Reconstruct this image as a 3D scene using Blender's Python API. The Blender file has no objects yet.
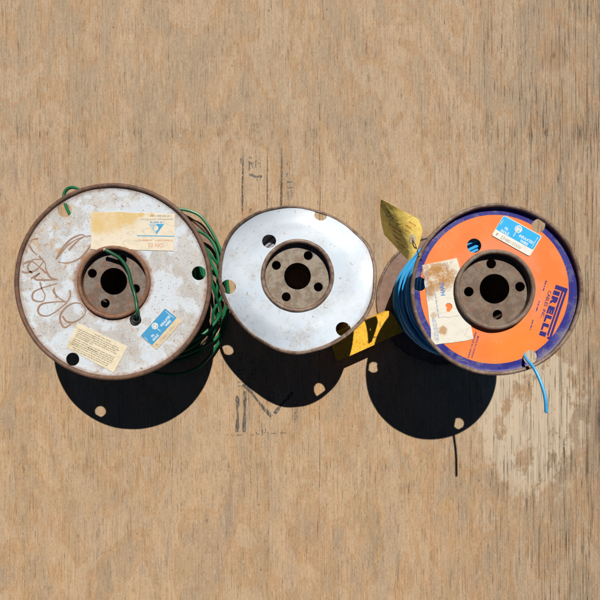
import bpy, bmesh, math, random
from math import sin, cos, pi, sqrt, atan2, radians
from mathutils import Vector

# ------------------------------------------------------------------ basics
# all lengths below are millimetres; MM turns them into metres.
MM = 0.001
CAM_Z = 462.0                       # camera height over the plywood
random.seed(7)
SC = bpy.context.scene
COL = SC.collection

def W(px, py, z=0.0):
    """photo measurement (600 px frame) at height z -> place in mm"""
    s = 1 - z / CAM_Z
    return ((px - 300) * s, (300 - py) * s)

def W3(px, py, z):
    x, y = W(px, py, z)
    return (x, y, z)

class Root:
    pass

def thing(name, label, cat, loc, group=None):
    o = bpy.data.objects.new(name, None)
    COL.objects.link(o)
    o.empty_display_size = 0.02
    o.location = [c * MM for c in loc]
    o['label'] = label
    o['category'] = cat
    if group:
        o['group'] = group
    o['_loc'] = list(loc)
    return o

def base_of(parent):
    while parent is not None and parent.parent is not None:
        parent = parent.parent
    if parent is None or '_loc' not in parent:
        return (0, 0, 0)
    return tuple(parent['_loc'])

def finish(me, smooth=True, ang=40):
    if smooth:
        me.shade_smooth()
        me.set_sharp_from_angle(angle=radians(ang))
    return me

def obj(name, data, mat, parent=None, smooth=True, ang=40, label=None):
    """data = (verts, faces) in mm, world places"""
    verts, faces = data
    b = base_of(parent)
    me = bpy.data.meshes.new(name)
    me.from_pydata([((v[0] - b[0]) * MM, (v[1] - b[1]) * MM, (v[2] - b[2]) * MM) for v in verts], [], faces)
    bm = bmesh.new()
    bm.from_mesh(me)
    bmesh.ops.recalc_face_normals(bm, faces=bm.faces)
    bm.to_mesh(me)
    bm.free()
    finish(me, smooth, ang)
    me.materials.append(mat)
    o = bpy.data.objects.new(name, me)
    COL.objects.link(o)
    if parent is not None:
        o.parent = parent
    if label:
        o['label'] = label
    return o

def merge(*parts):
    V, F = [], []
    for v, f in parts:
        n = len(V)
        V += list(v)
        F += [tuple(i + n for i in q) for q in f]
    return V, F

# ------------------------------------------------------------------ shapes
def lathe(profile, cx, cy, n=128, closed=True):
    """profile = list of (r, z), revolved about the vertical through (cx, cy)"""
    V, F = [], []
    m = len(profile)
    for i in range(n):
        a = 2 * pi * i / n
        for r, z in profile:
            V.append((cx + r * cos(a), cy + r * sin(a), z))
    rng = m if closed else m - 1
    for i in range(n):
        j = (i + 1) % n
        for k in range(rng):
            k2 = (k + 1) % m
            F.append((i * m + k, j * m + k, j * m + k2, i * m + k2))
    return V, F

def torus(cx, cy, R, r, z, n=160, m=12, sq=1.0, wob=0.0):
    prof = [(R + r * cos(2 * pi * k / m), z + sq * r * sin(2 * pi * k / m)) for k in range(m)]
    V, F = lathe(prof, cx, cy, n)
    if wob:
        ph = [random.uniform(0, 6.28) for _ in range(5)]
        out = []
        for x, y, zz in V:
            a = atan2(y - cy, x - cx)
            k = wob * (sin(3 * a + ph[0]) + .6 * sin(7 * a + ph[1]) + .35 * sin(19 * a + ph[2]))
            out.append((x + k * cos(a) * .6, y + k * sin(a) * .6, zz + wob * (sin(2 * a + ph[3]) + .5 * sin(11 * a + ph[4]))))
        V = out
    return V, F

def cat(pts, per=8, closed=False):
    """Catmull-Rom through points"""
    P = [Vector(p) for p in pts]
    n = len(P)
    out = []
    segs = n if closed else n - 1
    for i in range(segs):
        if closed:
            p0, p1, p2, p3 = P[(i - 1) % n], P[i], P[(i + 1) % n], P[(i + 2) % n]
        else:
            p1, p2 = P[i], P[i + 1]
            p0 = P[i - 1] if i > 0 else p1 * 2 - p2
            p3 = P[i + 2] if i + 2 < n else p2 * 2 - p1
        for k in range(per):
            t = k / per
            out.append(0.5 * ((2 * p1) + (p2 - p0) * t + (2 * p0 - 5 * p1 + 4 * p2 - p3) * t * t + (3 * p1 - p0 - 3 * p2 + p3) * t ** 3))
    if not closed:
        out.append(P[-1])
    return out

def tube(path, r, m=8, closed=False, cap=True):
    P = [Vector(p) for p in path]
    n = len(P)
    V, F = [], []
    up = None
    for i in range(n):
        if closed:
            t = (P[(i + 1) % n] - P[i - 1])
        else:
            t = P[min(i + 1, n - 1)] - P[max(i - 1, 0)]
        t.normalize()
        if up is None:
            up = Vector((0, 0, 1)) if abs(t.z) < .9 else Vector((1, 0, 0))
        a = t.cross(up)
        if a.length < 1e-6:
            a = t.orthogonal()
        a.normalize()
        b = a.cross(t)
        b.normalize()
        up = b
        rr = r(i / (n - 1)) if callable(r) else r
        for k in range(m):
            q = 2 * pi * k / m
            V.append(tuple(P[i] + a * rr * cos(q) + b * rr * sin(q)))
    for i in range(n if closed else n - 1):
        j = (i + 1) % n
        for k in range(m):
            k2 = (k + 1) % m
            F.append((i * m + k, i * m + k2, j * m + k2, j * m + k))
    if cap and not closed:
        F.append(tuple(range(m)))
        F.append(tuple(range((n - 1) * m, n * m)))
    return V, F

def ribbon(pts2, w, z):
    """flat painted / written stroke lying at height z"""
    P = [Vector((p[0], p[1])) for p in pts2]
    V, F = [], []
    n = len(P)
    for i in range(n):
        t = (P[min(i + 1, n - 1)] - P[max(i - 1, 0)])
        if t.length < 1e-9:
            t = Vector((1, 0))
        t.normalize()
        nn = Vector((-t.y, t.x))
        f = i / max(1, n - 1)
        ww = w * (.75 + .25 * sin(f * 9 + n))
        V.append((*(P[i] + nn * ww / 2), z))
        V.append((*(P[i] - nn * ww / 2), z))
    for i in range(n - 1):
        F.append((2 * i, 2 * i + 1, 2 * i + 3, 2 * i + 2))
    return V, F

def box(x0, x1, y0, y1, z0, z1):
    V = [(x0, y0, z0), (x1, y0, z0), (x1, y1, z0), (x0, y1, z0), (x0, y0, z1), (x1, y0, z1), (x1, y1, z1), (x0, y1, z1)]
    F = [(0, 3, 2, 1), (4, 5, 6, 7), (0, 1, 5, 4), (1, 2, 6, 5), (2, 3, 7, 6), (3, 0, 4, 7)]
    return V, F

def quadpx(c, z):
    return [W3(p[0], p[1], z) for p in c], [tuple(range(len(c)))]

def mesh_data(me):
    return [tuple(v.co) for v in me.vertices], [tuple(p.vertices) for p in me.polygons]

def from_curve(cu):
    o = bpy.data.objects.new('shape', cu)
    COL.objects.link(o)
    dg = bpy.context.evaluated_depsgraph_get()
    me = bpy.data.meshes.new_from_object(o.evaluated_get(dg))
    d = mesh_data(me)
    bpy.data.objects.remove(o)
    bpy.data.curves.remove(cu)
    bpy.data.meshes.remove(me)
    return d

def plate(outlines, z0, z1):
    """filled outline(s) in mm, thickness from z0 to z1; inner outlines are holes"""
    cu = bpy.data.curves.new('outline', 'CURVE')
    cu.dimensions = '2D'
    cu.fill_mode = 'BOTH'
    for ol in outlines:
        sp = cu.splines.new('POLY')
        sp.points.add(len(ol) - 1)
        for p, q in zip(sp.points, ol):
            p.co = (q[0], q[1], 0, 1)
        sp.use_cyclic_u = True
    cu.extrude = (z1 - z0) / 2
    V, F = from_curve(cu)
    zc = (z0 + z1) / 2
    return [(x, y, z + zc) for x, y, z in V], F

def circ(cx, cy, r, n=32):
    return [(cx + r * cos(2 * pi * i / n), cy + r * sin(2 * pi * i / n)) for i in range(n)]

def rounded(corners, r, n=6):
    """round the corners of a polygon"""
    P = [Vector(c) for c in corners]
    out = []
    m = len(P)
    for i in range(m):
        a, b, c = P[i - 1], P[i], P[(i + 1) % m]
        p = b + (a - b).normalized() * r
        q = b + (c - b).normalized() * r
        for k in range(n + 1):
            t = k / n
            out.append(tuple(p * (1 - t) ** 2 + b * 2 * t * (1 - t) + q * t * t))
    return out

def boolean_holes(data, cutters):
    """solid minus upright cylinders (x, y, r, z0, z1)"""
    V, F = data
    me = bpy.data.meshes.new('solid')
    me.from_pydata(V, [], F)
    bm = bmesh.new()
    bm.from_mesh(me)
    bmesh.ops.recalc_face_normals(bm, faces=bm.faces)
    bm.to_mesh(me)
    bm.free()
    o = bpy.data.objects.new('solid', me)
    COL.objects.link(o)
    CV = []
    for (x, y, r, z0, z1) in cutters:
        n = 40
        v = [(px, py, z0) for px, py in circ(x, y, r, n)] + [(px, py, z1) for px, py in circ(x, y, r, n)]
        f = [tuple(range(n)), tuple(range(2 * n - 1, n - 1, -1))] + [(i, (i + 1) % n, n + (i + 1) % n, n + i) for i in range(n)]
        CV.append((v, f))
    cv, cf = merge(*CV)
    cm = bpy.data.meshes.new('cutter')
    cm.from_pydata(cv, [], cf)
    bm = bmesh.new()
    bm.from_mesh(cm)
    bmesh.ops.recalc_face_normals(bm, faces=bm.faces)
    bm.to_mesh(cm)
    bm.free()
    co = bpy.data.objects.new('cutter', cm)
    COL.objects.link(co)
    md = o.modifiers.new('holes', 'BOOLEAN')
    md.object = co
    md.operation = 'DIFFERENCE'
    md.solver = 'EXACT'
    dg = bpy.context.evaluated_depsgraph_get()
    res = bpy.data.meshes.new_from_object(o.evaluated_get(dg))
    d = mesh_data(res)
    for q in (o, co):
        bpy.data.objects.remove(q)
    for q in (me, cm, res):
        bpy.data.meshes.remove(q)
    return d

def text(s, px, py, d, h, z, w=1.0, bold=0.0, align='LEFT', fit=None):
    """lettering; px,py = start of the baseline, d = reading direction (photo axes), h = cap height px"""
    sc = 1 - z / CAM_Z
    cu = bpy.data.curves.new('lettering', 'FONT')
    cu.body = s
    cu.align_x = align
    cu.size = 1.0
    cu.offset = bold
    cu.resolution_u = 3
    V, F = from_curve(cu)
    H = h * sc / 0.70
    if fit:
        w = fit * sc / ((max(v[0] for v in V) - min(v[0] for v in V)) * H)
    L = math.hypot(*d)
    ex = (d[0] / L, -d[1] / L)
    ey = (-ex[1], ex[0])
    x0, y0 = W(px, py, z)
    return [(x0 + ex[0] * x * H * w + ey[0] * y * H, y0 + ex[1] * x * H * w + ey[1] * y * H, z) for x, y, _ in V], F

def print_lines(lines, z, seed=1):
    """print too small to read: word-like dashes. lines = (px,py,dir,length,height)"""
    rnd = random.Random(seed)
    V, F = [], []
    for (px, py, d, ln, h) in lines:
        L = math.hypot(*d)
        ex = (d[0] / L, d[1] / L)
        ey = (ex[1], -ex[0])
        t = 0
        while t < ln:
            word = rnd.randint(2, 8)
            for k in range(word):
                cw = h * rnd.uniform(.35, .6)
                if t + cw > ln:
                    break
                hh = h * rnd.choice((.65, .7, 1.0, .8))
                c = [(t, 0), (t + cw * .75, 0), (t + cw * .75, hh), (t, hh)]
                n = len(V)
                for a, b in c:
                    V.append(W3(px + ex[0] * a + ey[0] * b, py + ex[1] * a + ey[1] * b, z))
                F.append((n, n + 1, n + 2, n + 3))
                t += cw
            t += h * .55
    return V, F

# ------------------------------------------------------------------ materials
def lin(c):
    return tuple((x / 255 / 12.92) if x / 255 <= .04045 else ((x / 255 + .055) / 1.055) ** 2.4 for x in c)

class M:
    def __init__(self, name, rough=.6, metal=0.0, spec=.5):
        self.m = bpy.data.materials.new(name)
        self.m.use_nodes = True
        self.t = self.m.node_tree
        self.b = self.t.nodes['Principled BSDF']
        self.b.inputs['Roughness'].default_value = rough
        self.b.inputs['Metallic'].default_value = metal
        self.b.inputs['Specular IOR Level'].default_value = spec
        tc = self.t.nodes.new('ShaderNodeTexCoord')
        vm = self.t.nodes.new('ShaderNodeVectorMath')
        vm.operation = 'SCALE'
        vm.inputs['Scale'].default_value = 1000.0
        self.t.links.new(tc.outputs['Object'], vm.inputs[0])
        self.P = vm.outputs[0]                 # millimetres
        sp = self.t.nodes.new('ShaderNodeSeparateXYZ')
        self.t.links.new(self.P, sp.inputs[0])
        self.x, self.y, self.z = sp.outputs

    def _in(self, sock, v):
        if isinstance(v, (int, float)):
            sock.default_value = v
        elif isinstance(v, (tuple, list)):
            sock.default_value = (*v, 1) if len(v) == 3 and sock.type == 'RGBA' else v
        else:
            self.t.links.new(v, sock)

    def math(self, op, a, b=0.0, c=None, clamp=False):
        n = self.t.nodes.new('ShaderNodeMath')
        n.operation = op
        n.use_clamp = clamp
        self._in(n.inputs[0], a)
        self._in(n.inputs[1], b)
        if c is not None:
            self._in(n.inputs[2], c)
        return n.outputs[0]

    def vec(self, sx, sy, sz=1.0, off=(0, 0, 0)):
        n = self.t.nodes.new('ShaderNodeMapping')
        n.inputs['Scale'].default_value = (sx, sy, sz)
        n.inputs['Location'].default_value = off
        self.t.links.new(self.P, n.inputs[0])
        return n.outputs[0]

    def noise(self, scale=1.0, detail=3, rough=.55, dist=0.0, v=None, off=(0, 0, 0)):
        n = self.t.nodes.new('ShaderNodeTexNoise')
        n.inputs['Scale'].default_value = 1.0
        n.inputs['Detail'].default_value = detail
        n.inputs['Roughness'].default_value = rough
        n.inputs['Distortion'].default_value = dist
        if v is None:
            v = self.vec(scale, scale, scale, off)
        self.t.links.new(v, n.inputs['Vector'])
        return n.outputs[0]

    def step(self, f, lo, hi, inv=False):
        n = self.t.nodes.new('ShaderNodeMapRange')
        n.interpolation_type = 'SMOOTHSTEP'
        n.inputs['From Min'].default_value = lo
        n.inputs['From Max'].default_value = hi
        n.inputs['To Min'].default_value = 1.0 if inv else 0.0
        n.inputs['To Max'].default_value = 0.0 if inv else 1.0
        self._in(n.inputs['Value'], f)
        return n.outputs[0]

    def ramp(self, f, stops):
        n = self.t.nodes.new('ShaderNodeValToRGB')
        e = n.color_ramp.elements
        while len(e) < len(stops):
            e.new(.5)
        for q, (p, c) in zip(e, stops):
            q.position = p
            q.color = (*c, 1)
        self._in(n.inputs[0], f)
        return n.outputs[0]

    def mix(self, f, a, b, mode='MIX'):
        n = self.t.nodes.new('ShaderNodeMix')
        n.data_type = 'RGBA'
        n.blend_type = mode
        self._in(n.inputs[0], f)
        self._in(n.inputs[6], a)
        self._in(n.inputs[7], b)
        return n.outputs[2]

    def dist(self, x, y, sx=1.0, sy=1.0):
        dx = self.math('MULTIPLY', self.math('SUBTRACT', self.x, x), sx)
        dy = self.math('MULTIPLY', self.math('SUBTRACT', self.y, y), sy)
        return self.math('SQRT', self.math('ADD', self.math('MULTIPLY', dx, dx), self.math('MULTIPLY', dy, dy)))

    def color(self, c):
        self._in(self.b.inputs['Base Color'], c)

    def rough(self, f):
        self._in(self.b.inputs['Roughness'], f)

    def bump(self, f, dist=.3, strength=1.0):
        n = self.t.nodes.new('ShaderNodeBump')
        n.inputs['Distance'].default_value = dist * MM
        n.inputs['Strength'].default_value = strength
        self.t.links.new(f, n.inputs['Height'])
        self.t.links.new(n.outputs[0], self.b.inputs['Normal'])

    def alpha(self, f):
        self._in(self.b.inputs['Alpha'], f)

# --- plywood
def mat_plywood():
    m = M('weathered_plywood', .85, spec=.2)
    big = m.noise(detail=2, v=m.vec(.022, .006, 1, (3, 1, 0)))
    mid = m.noise(detail=4, rough=.6, dist=.5, v=m.vec(.10, .011, 1, (8, 2, 0)))
    fine = m.noise(detail=4, rough=.72, v=m.vec(1.1, .02, 1))
    fine2 = m.noise(detail=4, rough=.75, v=m.vec(1.4, .35, 1, (5, 9, 0)))
    blot = m.noise(detail=5, rough=.65, v=m.vec(.045, .028, 1, (2, 2, 0)))
    gr = m.step(m.math('ADD', m.x, m.math('MULTIPLY', big, 160)), 190, 400)          # more weathered to the right
    far = m.step(m.math('ADD', m.y, m.math('MULTIPLY', big, 90)), 95, 190)            # and along the far side
    c = m.ramp(big, [(.30, (.335, .240, .152)), (.46, (.415, .288, .172)), (.58, (.47, .31, .176)), (.72, (.365, .256, .165))])
    c = m.mix(m.math('MULTIPLY', m.step(mid, .50, .70), .7), c, (.49, .335, .205))
    c = m.mix(m.math('MULTIPLY', m.step(mid, .30, .46, True), .6), c, (.36, .25, .16))
    c = m.mix(m.math('MULTIPLY', m.step(blot, .52, .66), .42), c, (.50, .31, .135))
    c = m.mix(m.math('MULTIPLY', m.step(blot, .34, .46, True), .45), c, (.31, .25, .185))
    c = m.mix(m.math('MULTIPLY', gr, .66), c, (.27, .205, .14))
    c = m.mix(m.math('MULTIPLY', far, .45), c, (.37, .285, .20))
    # flame figure of the rotary-cut face: pale and reddish tongues
    fl = m.noise(detail=3, rough=.5, dist=1.6, v=m.vec(.020, .0085, 1, (12, 31, 0)))
    c = m.mix(m.math('MULTIPLY', m.step(fl, .49, .54), .30), c, (.55, .40, .265))
    c = m.mix(m.math('MULTIPLY', m.math('MULTIPLY', m.step(fl, .44, .50), m.step(fl, .49, .54, True)), .42), c, (.45, .25, .115))
    c = m.mix(m.math('MULTIPLY', m.step(fl, .34, .44, True), .28), c, (.33, .26, .19))
    # grain
    c = m.mix(m.math('MULTIPLY', m.step(fine, .50, .70), .36), c, (.21, .145, .09))
    c = m.mix(m.math('MULTIPLY', m.step(fine, .28, .48, True), .26), c, (.62, .48, .33))
    mott = m.noise(detail=5, rough=.75, v=m.vec(.55, .075, 1, (15, 19, 0)))
    c = m.mix(m.math('MULTIPLY', m.step(mott, .52, .64), .38), c, (.225, .15, .092))
    c = m.mix(m.math('MULTIPLY', m.step(mott, .34, .48, True), .38), c, (.60, .46, .325))
    c = m.mix(m.math('MULTIPLY', m.step(fine2, .54, .64), .52), c, (.14, .095, .06))
    c = m.mix(m.math('MULTIPLY', m.step(fine2, .33, .44, True), .36), c, (.66, .525, .39))
    # pale scoured patches at the lower right
    reg = m.step(m.dist(232, -112, 1.0, .62), 34, 80, True)
    pat = m.step(m.math('ADD', m.math('ADD', blot, m.math('MULTIPLY', m.math('SUBTRACT', fine2, .5), .22)), m.math('MULTIPLY', reg, .16)), .585, .64)
    c = m.mix(m.math('MULTIPLY', m.math('MULTIPLY', pat, reg), .78), c, (.57, .475, .355))
    # drying checks along the grain: short hairlines, thicker and longer to the right
    ck = m.noise(detail=2, rough=.55, v=m.vec(.62, .0060, 1, (4, 7, 0)))
    ck = m.math('ABSOLUTE', m.math('SUBTRACT', ck, .5))
    ckm = m.noise(detail=5, rough=.8, v=m.vec(.11, .05, 1, (9, 9, 0)))
    ckw = m.step(m.math('SUBTRACT', ck, m.math('MULTIPLY', gr, .009)), .001, .010, True)
    ckp = m.math('MULTIPLY', ckw, m.step(m.math('ADD', ckm, m.math('MULTIPLY', gr, .14)), .44, .60))
    # long checks at their own places
    brk = m.noise(detail=4, rough=.75, v=m.vec(.055, .028, 1, (1, 6, 0)))
    lng = None
    for (px, w, st) in [(243, .9, 1), (268, .6, .95), (281, 1.0, 1), (320, .32, .9), (172, .25, .6), (470, .3, .6), (531, .4, .8), (588, .5, .8),
                        (449, .28, .5), (69, .2, .5), (97, .22, .4), (504, .3, .6), (560, .35, .7), (30, .22, .35), (-60, .5, .8), (660, .6, .8)]:
        dx = m.math('ABSOLUTE', m.math('SUBTRACT', m.math('ADD', m.x, m.math('MULTIPLY', big, 6.0)), px - 297.0))
        k = m.math('MULTIPLY', m.step(dx, w * .4, w * 1.5, True), st)
        if px in (243, 268, 281):                      # these three run in from the far side only
            k = m.math('MULTIPLY', k, m.math('MULTIPLY', m.step(m.y, 40, 95), m.step(m.math('ADD', m.y, m.math('MULTIPLY', brk, 90)), 165, 215, True)))
            k = m.math('MULTIPLY', k, m.step(fine2, .40, .52))
        lng = k if lng is None else m.math('MAXIMUM', lng, k)
    lng = m.math('MULTIPLY', lng, m.step(m.math('ADD', m.math('ADD', brk, m.math('MULTIPLY', m.step(m.math('ABSOLUTE', m.y), 150, 260), -.12)), m.math('MULTIPLY', m.step(m.dist(-35, 115, .7, 1), 15, 50, True), .14)), .40, .56))
    allc = m.math('MAXIMUM', m.math('MULTIPLY', ckp, .9), lng)
    c = m.mix(m.math('MULTIPLY', allc, .92), c, (.05, .036, .027))
    # a few tight knots with the grain parting round them
    kv = m.t.nodes.new('ShaderNodeTexVoronoi')
    kv.inputs['Scale'].default_value = 1.0
    m.t.links.new(m.vec(.0062, .0042, .01, (.35, .1, 0)), kv.inputs['Vector'])
    kd = m.math('ADD', kv.outputs['Distance'], m.math('MULTIPLY', m.math('SUBTRACT', blot, .5), .05))
    c = m.mix(m.math('MULTIPLY', m.step(kd, .03, .11, True), .5), c, (.26, .15, .075))
    c = m.mix(m.math('MULTIPLY', m.step(kd, .012, .03, True), .8), c, (.10, .055, .03))
    # pin holes
    vo = m.t.nodes.new('ShaderNodeTexVoronoi')
    vo.inputs['Scale'].default_value = 1.0
    m.t.links.new(m.vec(.05, .032, .01), vo.inputs['Vector'])
    c = m.mix(m.math('MULTIPLY', m.step(vo.outputs['Distance'], .02, .05, True), .7), c, (.10, .065, .04))
    # black stain at the right, lower corner
    sm = m.step(m.math('ADD', m.dist(311, -122, 1.0, .33), m.math('MULTIPLY', blot, -18)), -3, 11, True)
    c = m.mix(m.math('MULTIPLY', sm, .93), c, (.02, .016, .013))
    # grey blots near the left edge
    blm = m.math('MULTIPLY', m.step(mid, .50, .68), m.step(m.dist(-280, 112, 1, 1.4), 8, 55, True))
    c = m.mix(m.math('MULTIPLY', blm, .65), c, (.15, .125, .105))
    m.color(c)
    h = m.math('SUBTRACT', m.math('ADD', m.math('MULTIPLY', fine, .5), m.math('MULTIPLY', fine2, .3)), m.math('MULTIPLY', allc, 1.6))
    m.bump(h, .22, .7)
    return m.m

def mat_rust(name, base, light, dark, orange, amt=.5, rough=.6, metal=.0):
    m = M(name, rough, metal, .4)
    a = m.noise(.13, 6, .72, dist=.3)
    b = m.noise(.19, 6, .78, off=(5, 2, 1))
    g = m.noise(1.8, 2, .6, off=(3, 3, 3))
    c = m.mix(m.step(a, .42, .58), base, light)
    c = m.mix(m.math('MULTIPLY', m.step(b, .50, .66), amt), c, orange)
    c = m.mix(m.math('MULTIPLY', m.step(g, .56, .70), .75), c, dark)
    m.color(c)
    m.rough(m.math('ADD', m.math('MULTIPLY', b, .4), rough - .2))
    m.bump(m.math('ADD', m.math('ADD', b, m.math('MULTIPLY', g, .5)), m.math('MULTIPLY', a, 1.0)), .16, .6)
    return m.m

def mat_left_paint():
    m = M('dirty_white_paint', .5, spec=.4)
    a = m.noise(.040, 5, .55, dist=.3, off=(2.3, 7.1, 0))
    grit = m.noise(.85, 4, .78, off=(4, 4, 0))
    grit2 = m.noise(.22, 5, .78, off=(1, 8, 0))
    smear = m.noise(detail=4, rough=.65, v=m.vec(.10, .055, 1, (7, 7, 0)))
    edge = m.math('ADD', a, m.math('MULTIPLY', m.math('SUBTRACT', grit2, .5), .10))
    c = m.mix(m.step(smear, .35, .62), (.47, .465, .455), (.54, .54, .535))
    white = m.step(edge, .455, .515)
    c = m.mix(white, c, (.60, .655, .71))
    clean = m.math('MULTIPLY', white, .72)
    inv = m.math('SUBTRACT', 1.0, clean)
    c = m.mix(m.math('MULTIPLY', m.math('MULTIPLY', m.step(grit2, .52, .66), inv), .55), c, (.36, .33, .30))
    c = m.mix(m.math('MULTIPLY', m.math('MULTIPLY', m.step(grit, .52, .64), inv), .55), c, (.30, .25, .21))
    # ochre water stains
    och = m.noise(.12, 5, .7, dist=.4, off=(9, 1, 0))
    reg = m.math('MAXIMUM', m.step(m.dist(-46, 34), 8, 40, True), .22)
    c = m.mix(m.math('MULTIPLY', m.math('MULTIPLY', m.step(och, .50, .63), reg), .85), c, (.50, .315, .14))
    # rust specks and pits
    c = m.mix(m.math('MULTIPLY', m.step(grit, .60, .665), .85), c, (.22, .12, .07))
    c = m.mix(m.math('MULTIPLY', m.step(m.math('ADD', grit2, m.math('MULTIPLY', och, .15)), .69, .75), .85), c, (.31, .14, .055))
    vo = m.t.nodes.new('ShaderNodeTexVoronoi')
    m.t.links.new(m.vec(.13, .13, .1), vo.inputs['Vector'])
    vo.inputs['Scale'].default_value = 1.0
    c = m.mix(m.math('MULTIPLY', m.step(vo.outputs['Distance'], .035, .09, True), .85), c, (.10, .06, .04))
    # rust bleeding in from the rolled rim and from round the hub
    rr = m.dist(0, 0)
    rim = m.math('ADD', rr, m.math('MULTIPLY', grit2, 6))
    c = m.mix(m.math('MULTIPLY', m.step(rim, 76.0, 80.5), .8), c, (.25, .13, .065))
    hub = m.math('SUBTRACT', rr, m.math('MULTIPLY', grit2, 8))
    c = m.mix(m.math('MULTIPLY', m.step(hub, 26.2, 30.5, True), .85), c, (.27, .125, .055))
    m.color(c)
    m.rough(m.math('ADD', .34, m.math('MULTIPLY', inv, .3)))
    m.bump(m.math('ADD', grit2, m.math('MULTIPLY', a, 1.5)), .2, .5)
    return m.m

def mat_mid_paint():
    m = M('pale_blue_white_paint', .34, spec=.5)
    a = m.noise(.03, 3, .5, off=(1, 3, 0))
    c = m.mix(m.step(a, .38, .62), (.575, .66, .75), (.625, .70, .775))
    g = m.noise(.40, 6, .80, off=(4, 4, 0))
    g2 = m.noise(.05, 4, .65, off=(14, 2, 0))
    ang = m.step(m.math('ADD', m.math('MULTIPLY', m.x, -.5), m.math('MULTIPLY', m.y, -1)), -20, 55)
    dirt = m.math('MULTIPLY', m.step(m.math('ADD', g, m.math('MULTIPLY', g2, .45)), .82, .92), m.math('ADD', m.math('MULTIPLY', ang, .65), .3))
    c = m.mix(dirt, c, (.36, .25, .17))
    film = m.math('MULTIPLY', m.step(m.math('ADD', g2, m.math('MULTIPLY', g, .3)), .60, .80), m.math('ADD', m.math('MULTIPLY', ang, .35), .12))
    c = m.mix(film, c, (.44, .42, .39))
    # a scuffed ring where it has been stacked
    r = m.math('ADD', m.dist(-1, 0), m.math('MULTIPLY', g2, 6))
    ring = m.math('MULTIPLY', m.step(m.math('ABSOLUTE', m.math('SUBTRACT', r, 55.5)), .25, 1.3, True), m.step(g, .5, .64))
    c = m.mix(m.math('MULTIPLY', m.math('MULTIPLY', ring, ang), .55), c, (.42, .36, .28))
    rimd = m.math('MULTIPLY', m.step(m.math('ADD', m.dist(-1, 0), m.math('MULTIPLY', g, 7)), 62, 67), .5)
    c = m.mix(rimd, c, (.33, .24, .18))
    # hair scratches
    s = m.noise(detail=1, rough=.4, dist=.4, v=m.vec(.14, .045, 1, (3, 6, 0)))
    s = m.step(m.math('ABSOLUTE', m.math('SUBTRACT', s, .5)), .0015, .006, True)
    sk = m.noise(.07, 2, .5, off=(7, 5, 0))
    c = m.mix(m.math('MULTIPLY', m.math('MULTIPLY', s, m.step(sk, .44, .54)), .75), c, (.40, .29, .20))
    s2 = m.noise(detail=1, rough=.4, dist=.3, v=m.vec(.05, .12, 1, (13, 6, 0)))
    s2 = m.step(m.math('ABSOLUTE', m.math('SUBTRACT', s2, .5)), .001, .005, True)
    c = m.mix(m.math('MULTIPLY', m.math('MULTIPLY', s2, m.step(g2, .50, .60)), .6), c, (.38, .30, .23))
    vo = m.t.nodes.new('ShaderNodeTexVoronoi')
    m.t.links.new(m.vec(.075, .075, .1), vo.inputs['Vector'])
    vo.inputs['Scale'].default_value = 1.0
    c = m.mix(m.math('MULTIPLY', m.step(vo.outputs['Distance'], .03, .065, True), .85), c, (.20, .12, .07))
    m.color(c)
    m.rough(m.math('ADD', .26, m.math('MULTIPLY', a, .25)))
    m.bump(m.noise(.045, 2, .5, off=(6, 6, 0)), 1.2, .3)
    return m.m

def mat_orange_paint(ox, oy):
    m = M('orange_and_blue_paint', .5, spec=.3)
    n = m.noise(.35, 4, .7)
    n2 = m.noise(.045, 4, .6, off=(5, 5, 0))
    n3 = m.noise(1.1, 3, .7, off=(2, 2, 0))
    r = m.dist(ox, oy)
    r2 = m.dist(0, 0)
    org = m.mix(m.step(n2, .40, .62), (.82, .20, .045), (.85, .225, .06))
    org = m.mix(m.math('MULTIPLY', m.step(r2, 33, 44, True), m.math('MULTIPLY', m.step(n2, .36, .56), .6)), org, (.72, .25, .14))
    org = m.mix(m.math('MULTIPLY', m.step(m.dist(14, -38, 1, 1), 8, 30, True), .6), org, (.88, .25, .035))
    blu = m.mix(m.step(n2, .46, .56), (.024, .024, .21), (.045, .045, .24))
    scuff = m.noise(.11, 5, .7, off=(8, 3, 0))
    blu = m.mix(m.math('MULTIPLY', m.step(scuff, .50, .64), .75), blu, (.15, .135, .225))
    edge = m.math('ADD', r, m.math('MULTIPLY', m.math('SUBTRACT', n, .5), .5))
    c = m.mix(m.step(edge, 56.9, 57.2), org, blu)
    c = m.mix(m.math('MULTIPLY', m.step(m.math('ADD', r2, m.math('MULTIPLY', scuff, 3)), 63.0, 65), .75), c, (.20, .165, .15))
    c = m.mix(m.math('MULTIPLY', m.step(n3, .69, .75), .75), c, (.16, .07, .035))
    vo = m.t.nodes.new('ShaderNodeTexVoronoi')
    m.t.links.new(m.vec(.11, .11, .1), vo.inputs['Vector'])
    vo.inputs['Scale'].default_value = 1.0
    c = m.mix(m.math('MULTIPLY', m.step(vo.outputs['Distance'], .03, .065, True), .8), c, (.12, .06, .04))
    m.color(c)
    wear = m.noise(detail=6, rough=.8, v=m.vec(.22, .09, 1, (17, 2, 0)))
    c = m.mix(m.math('MULTIPLY', m.step(wear, .60, .72), .55), c, (.42, .19, .10))
    sc_ = m.noise(detail=1, rough=.4, dist=.5, v=m.vec(.06, .16, 1, (5, 2, 0)))
    c = m.mix(m.math('MULTIPLY', m.math('MULTIPLY', m.step(m.math('ABSOLUTE', m.math('SUBTRACT', sc_, .5)), .0015, .006, True), m.step(n2, .52, .6)), .5), c, (.75, .45, .30))
    m.color(c)
    m.bump(m.math('ADD', n2, m.math('MULTIPLY', n, .15)), .5, .3)
    return m.m

def mat_plain(name, c, rough=.5, var=.12, scale=.3, spec=.5, dark=None):
    m = M(name, rough, spec=spec)
    n = m.noise(scale, 4, .65)
    lo = dark or tuple(x * (1 - 2 * var) for x in c)
    m.color(m.mix(m.step(n, .35, .65), lo, c))
    m.bump(n, .08, .4)
    return m.m

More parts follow.
